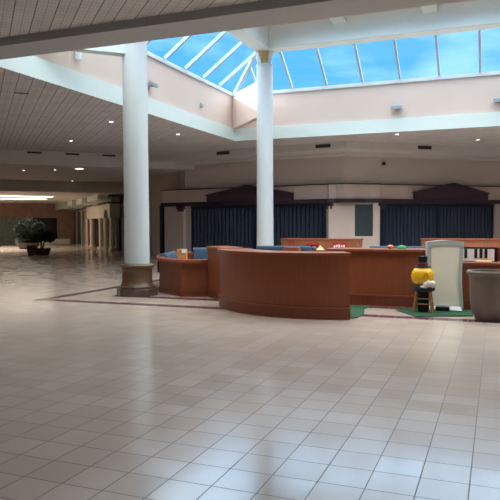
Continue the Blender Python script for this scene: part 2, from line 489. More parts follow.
struct('window_7', slabp(.51, .87, -.14, -.1, 1.15, 2.5), 'shopglass')
struct('wall_end_pier', slabf(2, H1+.02, H1+.7, -.4, .05, 0, 2.56), 'greywall')
struct('wall_shops_beyond', slabf(2, H1+.7, 13.5, -.4, -.3, 0, 2.56), 'navyframe')

def gate(seg, s0, s1, label, n):
    a = onfront((s0+s1)/2, -.12, seg)
    g = thing('folding_gate', label, 'gate', (a[0], a[1], 0), 'closed navy gates of the shops')
    m = MB(); k = n*2
    pts = [onfront(s0+(s1-s0)*i/k, -.10 if i % 2 else -.19, seg) for i in range(k+1)]
    back = [onfront(s0+(s1-s0)*i/k, -.23, seg) for i in range(k+1)]
    m.band(pts, back, 0.02, 2.42)
    obj('curtain', m, 'navy', g)
    obj('header', slabf(seg, s0, s1, -.25, -.02, 2.42, 2.56), 'navyframe', g)
    obj('jamb', slabf(seg, s0, s0+.07, -.25, -.04, 0, 2.42), 'navyframe', g)
    obj('jamb', slabf(seg, s1-.07, s1, -.25, -.04, 0, 2.42), 'navyframe', g)
    obj('jamb', slabf(seg, (s0+s1)/2-.03, (s0+s1)/2+.03, -.22, -.07, 0, 2.42), 'navyframe', g)
gate(1, G0, G1, 'navy folding shop gate behind the white column with the gold capital', 34)
gate(2, H0, H1, 'navy folding shop gate on the right, behind the white display board', 32)
def gable(seg, s0, s1, sm, label):
    a = onfront(sm, .2, seg)
    g = thing('gable_sign', label, 'sign', (a[0], a[1], 2.73), 'plum gable signs over the shop gates')
    def P(s, d, z): q = onfront(s, d, seg); return (q[0], q[1], z)
    o = Vector(onfront(0, .34, seg)) - Vector(onfront(0, .12, seg))
    m = MB().slab([P(s0,.12,2.73),P(s1,.12,2.73),P(s1,.12,3.0),P(sm,.12,3.41),P(s0,.12,3.0)], (o.x, o.y, 0))
    obj('board', m, 'plum', g)
    r = MB(); r.bar(P(s0-.04,.24,3.01), P(sm,.24,3.43), .34, .05); r.bar(P(sm,.24,3.43), P(s1+.04,.24,3.01), .34, .05)
    obj('capping', r, 'plumtrim', g)
gable(1, 2.75, 7.15, 4.92, 'plum gabled sign board behind the white column with the gold capital')
gable(2, 3.27, 7.05, 5.2, 'plum gabled sign board over the right navy gate')
for seg, s, lab in ((1, 1.15, 'plum lintel bracket at the left end of the shop front, beside the blue booth'),
                    (1, G1+.3, 'plum lintel bracket to the left of the pinkish corner pier'),
                    (2, 1.65, 'plum lintel bracket to the right of the pinkish corner pier')):
    q = onfront(s, .2, seg)
    b = slabf(seg, s-.17, s+.17, .05, .3, 2.42, 2.56); slabf(seg, s-.12, s+.12, .08, .27, 2.3, 2.42, b)
    tag(obj('lintel_bracket', b, 'plumtrim', loc=(q[0], q[1], 2.3)), lab, 'bracket', 'plum brackets under the shop lintel')
struct('trim_20', slabf(1, -.08, .06, -.4, .22, 0, 2.6), 'navyframe')

# ---- corridor going off to the left at 45 degrees
q2 = math.sqrt(.5)
def cor(c, s): return ((s-c)/2, (s+c)/2)      # c = Y-X along the corridor, s = X+Y across it
WS = 12.0
def corbox(c0, c1, s0, s1, z0, z1, m=None):
    m = m or MB(); return m.hexa([cor(c0,s0), cor(c1,s0), cor(c1,s1), cor(c0,s1)], z0, z1)
struct('ceiling_corridor_beam', corbox(40.5, 41.3, -4, WS+2.6, 4.28, H+.3), 'plain')
struct('ceiling_corridor', corbox(41.3, 54.6, -4, WS+1.2, 4.28, 4.4), 'plain')
struct('ceiling_corridor_drop', corbox(54.6, 55.4, -4, WS+1.2, 3.64, 4.4), 'plain')
def ceil_far():
    m = MB()
    for c0, c1 in ((55.4, 63.2), (66.2, 69.4), (71.8, 88)): corbox(c0, c1, -4, WS+1.2, 3.64, 3.74, m)
    corbox(63.2, 66.2, 7, WS+1.2, 3.64, 3.74, m); corbox(69.4, 71.8, 7, WS+1.2, 3.64, 3.74, m)
    return m
struct('ceiling_corridor_far', ceil_far(), 'plain')
for (c0, c1), lab in (((63.2, 66.2), 'nearer long light strip across the corridor ceiling'), ((69.4, 71.8), 'farther long light strip across the corridor ceiling')):
    a = cor((c0+c1)/2, 2)
    t = thing('strip_light', lab, 'light', (a[0], a[1], 3.66), 'light strips in the corridor ceiling')
    obj('diffuser', corbox(c0+.5, c1-.5, -3.9, 7, 3.655, 3.68), 'strip', t)
    obj('rim', corbox(c0, c0+.5, -3.9, 7, 3.64, 3.68, corbox(c1-.5, c1, -3.9, 7, 3.64, 3.68)), 'ring', t)
struct('wall_far', corbox(87, 87.6, -4, WS+1.3, 2.36, 4.0), 'brick')
struct('wall_far_pier', corbox(86.9, 87.6, 9.9, WS+1.3, 0, 2.36), 'brick')
struct('window_8', corbox(87.2, 87.4, -4, 6.5, 0, 2.36), 'greenglass')
struct('window_9', corbox(87.2, 87.4, 6.5, 9.95, 0, 2.36), 'blueglass')
struct('wall_corridor_left', corbox(40, 88, -4.2, -4, 0, 4.4), 'greywall')
struct('wall_corridor_right', corbox(42.7, 88, WS+.9, WS+1.2, 2.95, 4.4), 'pinkwall')
struct('wall_corridor_backing', corbox(42.9, 88, WS+.9, WS+1.2, 0, 2.95), 'navyframe')
struct('ceiling_corridor_shops', corbox(42.9, 88, WS+.04, WS+.9, 2.9, 3.0), 'pinkwall')
rw = MB(); q0 = U0s - (P1-P0).normalized()*.0
rw.hexa([(q0.x, q0.y), (q0.x-6*q2, q0.y+6*q2), (q0.x-6*q2+.25, q0.y+6*q2+.25), (q0.x+.25, q0.y+.25)], 2.95, H)
struct('wall_shops_return', rw, 'greywall')
rc = MB(); rc.hexa([onfront(.0, -.1), onfront(1.5, -.1), (q0.x-6*q2, q0.y+6*q2), cor(48, WS)], 2.85, 2.95)
struct('ceiling_shops_ledge', rc, 'pinkwall')
rc = MB(); rc.hexa([onfront(.0, .0), onfront(1.6, .0), (q0.x-7*q2, q0.y+8*q2), cor(54.6, WS-.3), cor(41, WS-.3)], H-.55, H-.5)
struct('ceiling_shops_soffit', rc, 'plain')
tag(obj('low_ledge', corbox(84.5, 85.4, 4.5, 11.2, 0, .42), 'panelwhite', loc=(*cor(85, 8), 0)), 'low white ledge in front of the brick wall at the corridor end', 'ledge')
# shop glass along the corridor's right side
k = 9
for c0, c1, m in ((43.0, 46.2, 'greywall'), (46.4, 49.6, 'blueglass'), (49.8, 53.4, 'shopglass'), (53.6, 57, 'blueglass'), (77, 80, 'greenglass'), (72.6, 76.6, 'blueglass'), (80.3, 84, 'blueglass'), (84.2, 87, 'shopglass')):
    k += 1
    struct('window_%d' % k if 'glass' in m else 'wall_corridor_shop', corbox(c0, c1, WS+.05, WS+.15, 0, 2.95), m)
for c0 in (46.2, 49.6, 53.4, 72.4, 76.8, 80, 84): struct('trim_%d' % (c0*2), corbox(c0, c0+.2, WS-.05, WS+.2, 0, 2.95), 'cream')
# stepped white soffits under the far ceiling
for i, (c0, c1, s0, z0) in enumerate(((58, 64, 10.2, 3.3), (66, 70, 10.0, 3.25), (72, 76, 9.8, 3.2), (78, 86, 9.6, 3.1))):
    struct('ceiling_soffit_%d' % i, corbox(c0, c1, s0, WS, z0, 3.66), 'white')

# cream portal of a shop standing out into the corridor
a = cor(64, 11.4)
pt = thing('shop_portal', 'cream shop portal with round columns beyond the white column', 'portal', (a[0], a[1], 0))
obj('block', corbox(57.2, 70.2, 11.1, 12.04, 2.15, 3.05), 'cream', pt)
obj('upper_block', corbox(57.4, 67.4, 11.3, 12.04, 3.12, 3.50), 'greywall', pt)
obj('cornice', corbox(56.8, 62.5, 10.9, 12.04, 3.05, 3.14), 'plum', pt)
obj('cornice', corbox(57.2, 63.0, 11.1, 12.04, 3.50, 3.6), 'plum', pt)
obj('side_pier', corbox(70.2, 71.9, 11.2, 12.04, 0, 2.9), 'terracotta', pt)
obj('dark_glass', corbox(57.3, 70.1, 11.95, 12.04, 0, 2.2), 'blueglass', pt)
def pcol(cc, s):
    q = cor(cc, s); m = MB().lathe((q[0], q[1], 0), [(.26,0),(.26,.14),(.17,.18),(.16,1.95),(.2,2.05),(.25,2.16)], 20); return m
for cc in (57.5, 60.4, 63.0, 68.3, 70.6):
    obj('round_column', pcol(cc, 11.35), 'cream', pt, smooth=True)
    q = cor(cc, 11.35)
def arch(c0, c1):
    m = MB(); n = 12; r = (c1-c0)/2; cm = (c0+c1)/2; zc = 2.15
    for i in range(n):
        a0, a1 = PI*i/n, PI*(i+1)/n
        pa = [(cm-r*math.cos(t), zc+min(r*.6, .6)*math.sin(t)) for t in (a0, a1)]
        for (ca, za), (cb_, zb) in ((pa[0], pa[1]),):
            q0, q1 = cor(ca, 11.06), cor(cb_, 11.06)
            m.face([(q0[0],q0[1],zc-.02),(q1[0],q1[1],zc-.02),(q1[0],q1[1],zb),(q0[0],q0[1],za)])
    return m
obj('arch_opening', arch(58.1, 59.9), 'shopglass', pt)
obj('inner_wall', corbox(63.4, 65.4, 11.7, 11.9, 0, 2.2), 'greywall', pt)

# ---- rest of the mall, out of the picture: plain walls close it off
struct('wall_behind', MB().box((-18,-8.7,0),(18,-8.5,5.1)), 'greywall')
struct('wall_east', MB().box((17.8,-8.5,0),(18,46,5.1)), 'greywall')
m = MB(); m.hexa([(-16,-8.5),(-16,8),(-16.2,8),(-16.2,-8.5)], 0, 5.1); m.hexa([(-16,8),cor(40.5,-4),(cor(40.5,-4)[0]-.2,cor(40.5,-4)[1]),(-16.2,8)], 0, 5.1)
struct('wall_west', m, 'greywall')

# ------------------------------------------------------------------ columns
def column(p, ztop, label, capital):
    t = thing('column', label, 'column', (p.x, p.y, 0), 'round white columns of the court', 'thing')
    b = MB(); r = .49
    b.prism([(p.x+r*math.cos(rad(22.5+45*i)), p.y+r*math.sin(rad(22.5+45*i))) for i in range(8)], 0, .17)
    r = .46
    b.prism([(p.x+r*math.cos(rad(22.5+45*i)), p.y+r*math.sin(rad(22.5+45*i))) for i in range(8)], .17, .23)
    obj('plinth', b, 'plinth', t, bevel=.015)
    obj('base_drum', MB().lathe((p.x,p.y,0), [(.40,.23),(.375,.27),(.355,.30),(.355,.60),(.37,.64)], 40), 'bronze', t, smooth=True)
    obj('base_ring', MB().lathe((p.x,p.y,0), [(.37,.64),(.405,.67),(.405,.715),(.385,.74),(.33,.75)], 40), 'bronze', t, smooth=True)
    obj('shaft', MB().lathe((p.x,p.y,0), [(.297,.75),(.29,2.6),(.285,ztop-.42)], 48), 'column', t, smooth=True)
    obj('collar', MB().lathe((p.x,p.y,0), [(.285,ztop-.5),(.30,ztop-.49),(.30,ztop-.46),(.28,ztop-.45)], 40), 'column', t, smooth=True)
    if capital:
        obj('capital', MB().lathe((p.x,p.y,0), [(.20,ztop-.45),(.20,ztop-.3),(.24,ztop-.12),(.29,ztop)], 40), 'gold', t, smooth=True)
        for i in range(4):
            cf = MB()
            aa = yaw + PI/2 + PI/4 + i*PI/2
            for r0, z0, r1, z1 in ((.25, ztop-.45, .25, ztop-.25), (.25, ztop-.25, .33, ztop)):
                cf.bar((p.x+r0*math.cos(aa), p.y+r0*math.sin(aa), z0), (p.x+r1*math.cos(aa), p.y+r1*math.sin(aa), z1), .12, .12)
            obj('capital_fin', cf, 'column', t)

    else:
        obj('shaft_top', MB().lathe((p.x,p.y,0), [(.285,ztop-.42),(.285,ztop)], 40), 'column', t, smooth=True)
column(CL, 7.67, 'white column on a brown base standing left of the blue booth', False)
column(CR, 7.67, 'white column with a gold capital rising behind the curved counter', True)

# ------------------------------------------------------------------ kiosk
def circle3(a, b, c_):
    ax, ay = a; bx, by = b; cx, cy = c_
    d = 2*(ax*(by-cy)+bx*(cy-ay)+cx*(ay-by))
    ux = ((ax*ax+ay*ay)*(by-cy)+(bx*bx+by*by)*(cy-ay)+(cx*cx+cy*cy)*(ay-by))/d
    uy = ((ax*ax+ay*ay)*(cx-bx)+(bx*bx+by*by)*(ax-cx)+(cx*cx+cy*cy)*(bx-ax))/d
    return ux, uy, math.hypot(ax-ux, ay-uy)
kx, ky, kr = circle3((-5.38, 11.96), (-3.99, 10.66), (-2.37, 10.74))
t0 = math.atan2(11.99-ky, -5.40-kx); t1 = math.atan2(10.74-ky, -2.37-kx)
if t0 < 0: t0 += 2*PI
if t1 < t0: t1 += 2*PI
def arc(r, n=40, e0=0.0, e1=0.0): return [(kx+r*math.cos(t0-e0+(t1+e1-t0+e0)*i/n), ky+r*math.sin(t0-e0+(t1+e1-t0+e0)*i/n)) for i in range(n+1)]
def arcband(ro, ri, z0, z1, e0=0.0, e1=0.0): return MB().prism(arc(ro, 40, e0, e1) + arc(ri, 40, e0, e1)[::-1], z0, z1)
k = thing('curved_counter', 'curved reddish brown wooden counter bowing out at the front of the kiosk', 'counter', (-3.6, 11.0, 0))
obj('front_panel', arcband(kr, kr-.6, .02, 1.11), 'wood', k, smooth=True)
obj('kick_board', arcband(kr+.03, kr-.5, 0, .19, .004, .004), 'woodkick', k, smooth=True)
obj('base_molding', arcband(kr+.04, kr-.5, .19, .215, .005, .005), 'woodtop', k, smooth=True)
obj('counter_top', arcband(kr+.05, kr-.66, 1.11, 1.16, .01, .01), 'woodtop', k, smooth=True)

k = thing('end_post', 'tall wooden end panel between the blue booth and the curved counter', 'post', (-5.9, 12.9, 0))
pp = [(-6.22,13.12),(-5.52,12.36),(-5.22,12.76),(-5.9,13.5)]
obj('body', MB().prism(pp, 0, 1.12), 'wood', k, bevel=.008)
def grow(pts, d):
    cx = sum(p[0] for p in pts)/len(pts); cy = sum(p[1] for p in pts)/len(pts)
    return [(cx+(x-cx)*(1+d), cy+(y-cy)*(1+d)) for x, y in pts]
obj('cap', MB().prism(grow(pp, .07), 1.12, 1.165), 'woodtop', k, bevel=.008)
obj('kick_board', MB().prism(grow(pp, .03), 0, .19), 'woodkick', k)

k = thing('straight_counter', 'straight wooden counter behind the stool and the yellow figure', 'counter', (-1.9, 12.9, 0))
obj('front_panel', MB().box((-3.3,12.77,.02),(-.93,13.3,1.10)), 'wood', k)
obj('kick_board', MB().box((-3.3,12.74,0),(-.93,13.2,.2)), 'woodkick', k)
obj('base_molding', MB().box((-3.3,12.725,.2),(-.93,13.2,.23)), 'woodtop', k)
obj('counter_top', MB().box((-3.3,12.71,1.10),(-.90,13.36,1.155)), 'woodtop', k, bevel=.01)
for x in (-2.35, -1.72): obj('panel_seam', MB().box((x-.004,12.765,.23),(x+.004,12.78,1.1)), 'woodkick', k)
k = thing('low_counter', 'lower wooden counter carrying the piano key panel behind the taupe planter', 'counter', (.6, 12.9, 0))
obj('front_panel', MB().box((-.93,12.77,.02),(2.6,13.3,.87)), 'wood', k)
obj('kick_board', MB().box((-.93,12.74,0),(2.6,13.2,.19)), 'woodkick', k)
obj('counter_top', MB().box((-.88,12.71,.87),(2.65,13.36,.915)), 'woodtop', k, bevel=.01)

# blue upholstered booth inside a low wooden wall
bo = [(-7.77,13.62),(-7.5,13.42),(-6.75,12.86),(-6.24,13.1),(-6.05,14.2),(-6.1,15.9),(-6.6,17.2),(-8.0,17.25),(-8.93,16.3),(-8.62,15.2)]
def smooth_loop(pts, n=3):
    for _ in range(n):
        q = []
        for i in range(len(pts)):
            a, b = pts[i], pts[(i+1) % len(pts)]
            q += [(a[0]*.75+b[0]*.25, a[1]*.75+b[1]*.25), (a[0]*.25+b[0]*.75, a[1]*.25+b[1]*.75)]
        pts = q
    return pts
def loopwall(pts, g0, g1, z0, z1):
    o, i = grow(pts, g0), grow(pts, g1); n = len(pts)
    return MB().band(o + [o[0]], i + [i[0]], z0, z1)
k = thing('seating_booth', 'low wooden booth wall with rounded rim right of the white column with a brown base', 'booth', (-6.9, 14.1, 0))
obj('wall_panel', loopwall(bo, 0, -.12, .02, .78), 'wood', k)
obj('kick_board', loopwall(bo, .02, -.1, 0, .14), 'woodkick', k)
rl = smooth_loop(bo, 1)
obj('rim_rail', loopwall(rl, .075, -.13, .78, .85), 'woodtop', k)
def cushion(pts, z0, z1, w=.3):
    m = MB(); n = len(pts)
    prof = [(0,z0),(w,z0),(w+.02,(z0+z1)/2),(w*.8,z1-.05),(w*.5,z1),(w*.15,z1-.03),(-.01,(z0+z1)/2)]
    cx, cy = -7.3, 15.3
    vs = []
    for x, y in pts:
        d = Vector((cx-x, cy-y)).normalized()
        vs += [(x+d.x*r, y+d.y*r, z) for r, z in prof]
    q = len(prof); fs = []
    for i in range(n-1):
        for j in range(q): fs.append((i*q+j, i*q+(j+1)%q, (i+1)*q+(j+1)%q, (i+1)*q+j))
    fs.append(tuple(range(q))); fs.append(tuple(range((n-1)*q, n*q))[::-1])
    return m.add(vs, fs)
ins = grow(bo, -.14)
def interp(a, b, n): return [(a[0]+(b[0]-a[0])*i/n, a[1]+(b[1]-a[1])*i/n) for i in range(n+1)]
tag(obj('booth_cushion', cushion([(-6.45,16.7),(-7.2,16.98),(-7.9,17.0),(-8.42,16.7)], .45, .99), 'bluefab', loc=(-7.4,16.8,.45), smooth=True),
    'long slate blue back cushion right of the orange box in the booth', 'cushion', 'blue cushions of the booth')
tag(obj('booth_cushion', cushion([(-8.02,13.98),(-8.42,15.0),(-8.68,15.85)], .45, .93, .34), 'bluefab', loc=(-8.3,15.0,.45), smooth=True),
    'rounded slate blue back cushion left of the orange box in the booth', 'cushion', 'blue cushions of the booth')
tag(obj('booth_bench', MB().prism(grow(bo, -.2), .0, .45), 'bluefab', loc=(-7.3,15.3,0), bevel=.03), 'slate blue seat block inside the low booth wall', 'seat')
k = thing('cardboard_box', 'orange and white cardboard box between the blue booth cushions', 'box', (-8.42, 16.15, .45))
obj('carton', MB().prism([(-8.55,16.0),(-8.30,16.1),(-8.38,16.34),(-8.63,16.24)], .45, .96), 'orange', k, bevel=.01)
obj('white_label', MB().slab([(-8.42,16.05,.84),(-8.29,16.1,.84),(-8.29,16.1,.96),(-8.42,16.05,.96)],(.004,-.01,0)), 'panelwhite', k)

# counters at the back of the kiosk
k = thing('back_counter', 'wooden back counter carrying the red signs, behind the curved counter', 'counter', (-5.3, 19.8, 0))
bp = [(-6.62,19.62),(-6.05,19.28),(-4.0,19.28),(-3.98,19.9),(-6.5,20.2)]
obj('body', MB().prism(bp, 0, 1.15), 'backwood', k)
obj('counter_top', MB().prism(grow(bp, .03), 1.15, 1.2), 'woodtop', k)
k = thing('back_counter', 'wooden back counter at the right, rising behind the white display board', 'counter', (-.3, 20, 0))
obj('body', MB().box((-2.14,19.7,0),(1.8,20.3,1.17)), 'backwood', k)
obj('counter_top', MB().box((-2.18,19.66,1.17),(1.84,20.34,1.21)), 'woodtop', k)
def bench(x0, x1, y, z, label):
    k = thing('padded_bench', label, 'bench', ((x0+x1)/2, y, 0), 'blue benches inside the kiosk')
    obj('seat', MB().box((x0,y-.5,0),(x1,y,.48)), 'bluefab', k, bevel=.04)
    obj('backrest', MB().box((x0,y,0),(x1,y+.2,z)), 'bluefab', k, bevel=.05)
bench(-6.35, -4.75, 16.6, 1.06, 'slate blue padded bench seen over the curved counter below the gold topped column')
bench(-3.3, -1.5, 17.4, 1.05, 'slate blue padded bench seen over the straight counter below the right gate')

tag(obj('wooden_rail', MB().box((-5.15,15.4,0),(-4.75,15.7,1.07)), 'wood', loc=(-5,15.5,0)), 'short reddish wood block at the right end of the blue bench', 'block')
# small signs and goods on the back counter
k = thing('red_sign', 'red sign with white marks on the right half of the back counter', 'sign', (-4.6, 19.2, .92))
obj('board', MB().box((-4.80,19.24,.90),(-4.35,19.28,1.09)), 'red', k)
wm = MB()
for i in range(5): wm.box((-4.75+.075*i,19.23,.94+.012*(i%2)),(-4.70+.075*i,19.24,1.0+.015*(i%3)))
obj('white_marks', wm, 'panelwhite', k)
k = thing('red_sign', 'long red sign above the dark heap on the back counter', 'sign', (-5.4, 19.2, .98))
obj('board', MB().box((-5.66,19.24,1.0),(-5.26,19.28,1.06)), 'red', k)
k = thing('red_stand', 'small red open frame at the left end of the back counter', 'frame', (-6.1, 19.2, .85))
fr = MB(); fr.box((-6.16,19.12,.86),(-6.13,19.15,1.1)); fr.box((-6.03,19.12,.86),(-6.0,19.15,1.1)); fr.box((-6.16,19.12,1.06),(-6.0,19.15,1.12))
obj('frame', fr, 'red', k)
tag(obj('display_shelf', MB().box((-6.5,18.85,0),(-3.95,19.22,.86)), 'woodkick', loc=(-5.2,19,0)), 'dark wooden shelf running below the red signs', 'shelf')
k = thing('goods_heap', 'dark heap with a green lump under the long red sign', 'heap', (-5.45, 19.0, .86))
hm = MB()
for i in range(7): hm.ball((-5.62+.06*i, 19.0+.02*(i % 2), .89+.02*(i % 3)), .06, .06, .05, 10, 6)
obj('dark_lumps', hm, 'shopglass', k)
obj('green_lump', MB().ball((-5.45,18.95,.96), .04,.04,.03, 10, 6), 'green', k)
tag(obj('paper_cone', MB().lathe((-5.12,19.0,.86), [(.13,0),(.02,.13),(.005,.14)], 14), 'tan', loc=(-5.12,19,.86)), 'tan paper cone beside the dark heap on the back shelf', 'cone')
# goods on the straight counter
tag(obj('orange_ball', MB().ball((-2.02,12.95,1.155+.04), .065,.065,.04, 16, 10), 'orange', loc=(-2.02,12.95,1.155), smooth=True), 'small flattened orange ball on the straight counter', 'ball')
tag(obj('green_cap', MB().lathe((-1.79,12.95,1.155), [(.10,0),(.095,.03),(.07,.06),(.03,.075),(.005,.078)], 20), 'green', loc=(-1.79,12.95,1.155), smooth=True), 'small bright green domed cap on the straight counter', 'cap')

# piano key panel on the low counter
k = thing('piano_panel', 'panel painted as piano keys standing on the low counter', 'panel', (-.25, 13.1, .915))
obj('backing', MB().box((-.66,13.05,.915),(.02,13.09,1.20)), 'black', k)
obj('white_keys', MB().box((-.64,13.03,.93),(-.045,13.05,1.165)), 'keywhite', k)
for x in (-.595, -.41, -.315, -.225): obj('black_key', MB().box((x,13.015,.985),(x+.055,13.03,1.165)), 'black', k)
obj('red_edge', MB().box((.02,13.04,.93),(.07,13.09,1.19)), 'darkred', k)
tag(obj('napkin_tray', MB().prism([(-.40,12.74),(-.08,12.74),(-.12,12.96),(-.36,12.96)], .915, .945), 'peach', loc=(-.25,12.74,.915), bevel=.008), 'peach coloured tray lying on the low counter in front of the piano keys', 'tray')

# green mats
tag(obj('turf_mat', MB().prism([(-1.78,12.18),(-1.33,11.45),(-.38,11.86),(-.42,12.7),(-1.5,12.7)], 0, .018), 'turf', loc=(-1.1,12.1,0)), 'green turf mat under the stool and the white display board', 'mat')
qa = [(-2.9,12.5)] + [(-2.9+.62*math.sin(a)+.1, 12.5-1.82*math.cos(a)) for a in [i*PI/2/10 for i in range(1, 11)]]
tag(obj('turf_mat', MB().prism([(-2.9,12.55),(-2.35,12.55),(-2.40,12.2),(-2.31,11.75),(-2.26,11.3),(-2.28,10.98),(-2.33,10.86),(-2.9,11.2)], 0, .018), 'turf', loc=(-2.6,11.8,0)), 'green turf mat with a rounded edge at the end of the curved counter', 'mat')

# stool with the yellow figure
sx, sy = -1.27, 12.1
k = thing('wooden_stool', 'light wooden stool with a dark seat in front of the straight counter', 'stool', (sx, sy, .018))
obj('seat', MB().lathe((sx,sy,0), [(.17,.40),(.205,.42),(.205,.50),(.18,.515)], 28), 'bluefabdark', k, smooth=True)
for ax, ay in ((-1,-1),(1,-1),(1,1),(-1,1)):
    obj('leg', MB().tube([(sx+.17*ax,sy+.15*ay,.018),(sx+.115*ax,sy+.11*ay,.42)], .021, .019), 'lightwood', k, smooth=True)
for z, f in ((.17, .152), (.27, .139)):
    obj('rung', MB().tube([(sx-f,sy-f*.9,z),(sx+f,sy-f*.9,z)], .012), 'lightwood', k, smooth=True)
obj('rung', MB().tube([(sx-.145,sy-.13,.22),(sx-.145,sy+.13,.22)], .012), 'lightwood', k, smooth=True)
obj('rung', MB().tube([(sx+.145,sy-.13,.22),(sx+.145,sy+.13,.22)], .012), 'lightwood', k, smooth=True)
tag(obj('black_box', MB().box((sx-.095,sy-.08,.018),(sx+.095,sy+.09,.40)), 'charcoal', loc=(sx,sy,.018), bevel=.01), 'black box standing between the legs of the wooden stool', 'box')
k = thing('round_figure', 'glossy yellow ball figure with a black top hat on the wooden stool', 'figure', (sx-.02, sy, .515))
bx_, bz_ = sx-.02, .685
obj('body', MB().lathe((bx_,sy,0), [(.11,.515),(.17,.55),(.207,.62),(.212,.69),(.197,.76),(.15,.83),(.08,.86)], 36), 'yellow', k, smooth=True)
hat = obj('top_hat', MB().lathe((bx_,sy,0), [(.14,.85),(.15,.86),(.145,.872),(.088,.878),(.085,.95),(.092,1.045),(.088,1.055)], 28), 'black', k, smooth=True)
obj('hat_band', MB().lathe((bx_,sy,0), [(.093,.876),(.096,.88),(.095,.93),(.09,.935)], 28), 'darkred', hat, smooth=True)
sw = []
vd = Vector((-sx*-1, -sy)).normalized() if False else Vector((-bx_, -sy)).normalized(); sd = Vector((-vd.y, vd.x))
for i in range(26):
    a = i/25*2.6*PI; r = .012+.045*i/25
    h_ = .05 + r*math.cos(a); z = .69 + r*math.sin(a)
    rr = .213 - abs(z-.69)*.12; dd = math.sqrt(max(0, rr*rr-h_*h_))
    sw.append((bx_+vd.x*dd+sd.x*h_, sy+vd.y*dd+sd.y*h_, z))
obj('swirl_mark', MB().tube(sw, .0055, .0055, 6), 'brownline', k, smooth=True)
g = MB()
for hx, hz, rx in ((.06, .53, .055), (.105, .555, .06), (.18, .55, .06)):
    g.ball((bx_+vd.x*.19+sd.x*hx, sy+vd.y*.19+sd.y*hx, hz), rx, rx, rx*1.1, 16, 10)
g.ball((bx_+vd.x*.2+sd.x*.01, sy+vd.y*.2+sd.y*.01, .50), .055, .045, .02, 14, 8)
obj('white_hands', g, 'whiteplush', k, smooth=True)

# white display board with curved sides and silver frame
k = thing('display_board', 'tall cream display board with a curved silver frame, right of the yellow figure', 'board', (-.95, 12.6, .018))
vB = Vector((.95, -12.6)).normalized(); sB = Vector((-vB.y, vB.x))     # faces the camera
if sB.x < 0: sB = -sB
def bpt(h, d, z): return (-.91+sB.x*h+vB.x*d, 12.5+sB.y*h+vB.y*d, z)
def outline(w, zb, ztp, bulge, rise, n=14):
    pts = []
    for i in range(n+1):
        f = i/n; z = zb+(ztp-zb)*f; pts.append((w - bulge*math.sin(PI*f)*.9 + .045*(1-f)*0, z))
    top = [(w*(1-2*i/8), ztp+rise*math.sin(PI*i/8)) for i in range(1, 8)]
    left = [(-w + bulge*.25*math.sin(PI*(1-i/n)), zb+(ztp-zb)*(1-i/n)) for i in range(n+1)]
    return pts + top + left
o1 = outline(.335, .06, 1.31, .035, .035); o2 = outline(.265, .10, 1.235, .035, .02)
fd = vB*-.14
obj('side_shell', MB().slab([bpt(h-.035, -.02, z) for h, z in o1], (fd.x, fd.y, 0)), 'panelside', k)
fr = MB(); n = len(o1)
vs = [bpt(h, 0, z) for h, z in o1] + [bpt(h, 0, z) for h, z in o2] + [bpt(h, -.05, z) for h, z in o1] + [bpt(h, -.05, z) for h, z in o2]
fs = []
for i in range(n):
    j = (i+1) % n; fs += [(i, j, n+j, n+i), (2*n+i, 3*n+i, 3*n+j, 2*n+j), (i, 2*n+i, 2*n+j, j), (n+i, n+j, 3*n+j, 3*n+i)]
obj('frame', fr.add(vs, fs), 'silver', k)
obj('face_panel', MB().slab([bpt(h, -.015, z) for h, z in o2], (fd.x*.1, fd.y*.1, 0)), 'panelwhite', k)
obj('foot', MB().slab([bpt(-.36, .1, .018), bpt(.31, .1, .018), bpt(.31, .1, .05), bpt(.27,.02,.085), bpt(-.30, .02, .085), bpt(-.36, .1, .05)], (fd.x*2, fd.y*2, 0)), 'panelside', k)
q = bpt(-.05, .17, .018)
tag(obj('black_case', MB().box((q[0]-.12,q[1]-.06,.018),(q[0]+.13,q[1]+.045,.10)), 'black', loc=(q[0],q[1],.018), bevel=.01), 'flat black case on the mat at the foot of the display board', 'case')

# big taupe planter at the right edge
px_, py_ = -.135, 11.5
k = thing('floor_planter', 'large rounded taupe planter standing at the right edge, before the piano keys', 'planter', (px_, py_, 0))
obj('pot', MB().lathe((px_,py_,0), [(.20,0),(.215,.02),(.215,.06),(.255,.12),(.285,.25),(.298,.45),(.305,.68),(.31,.76),(.35,.79),(.357,.83),(.342,.855),(.29,.855),(.28,.78)], 48), 'bin', k, smooth=True)
obj('soil', MB().lathe((px_,py_,0), [(.27,.76),(.283,.79),(.2,.81)], 32), 'soil', k)

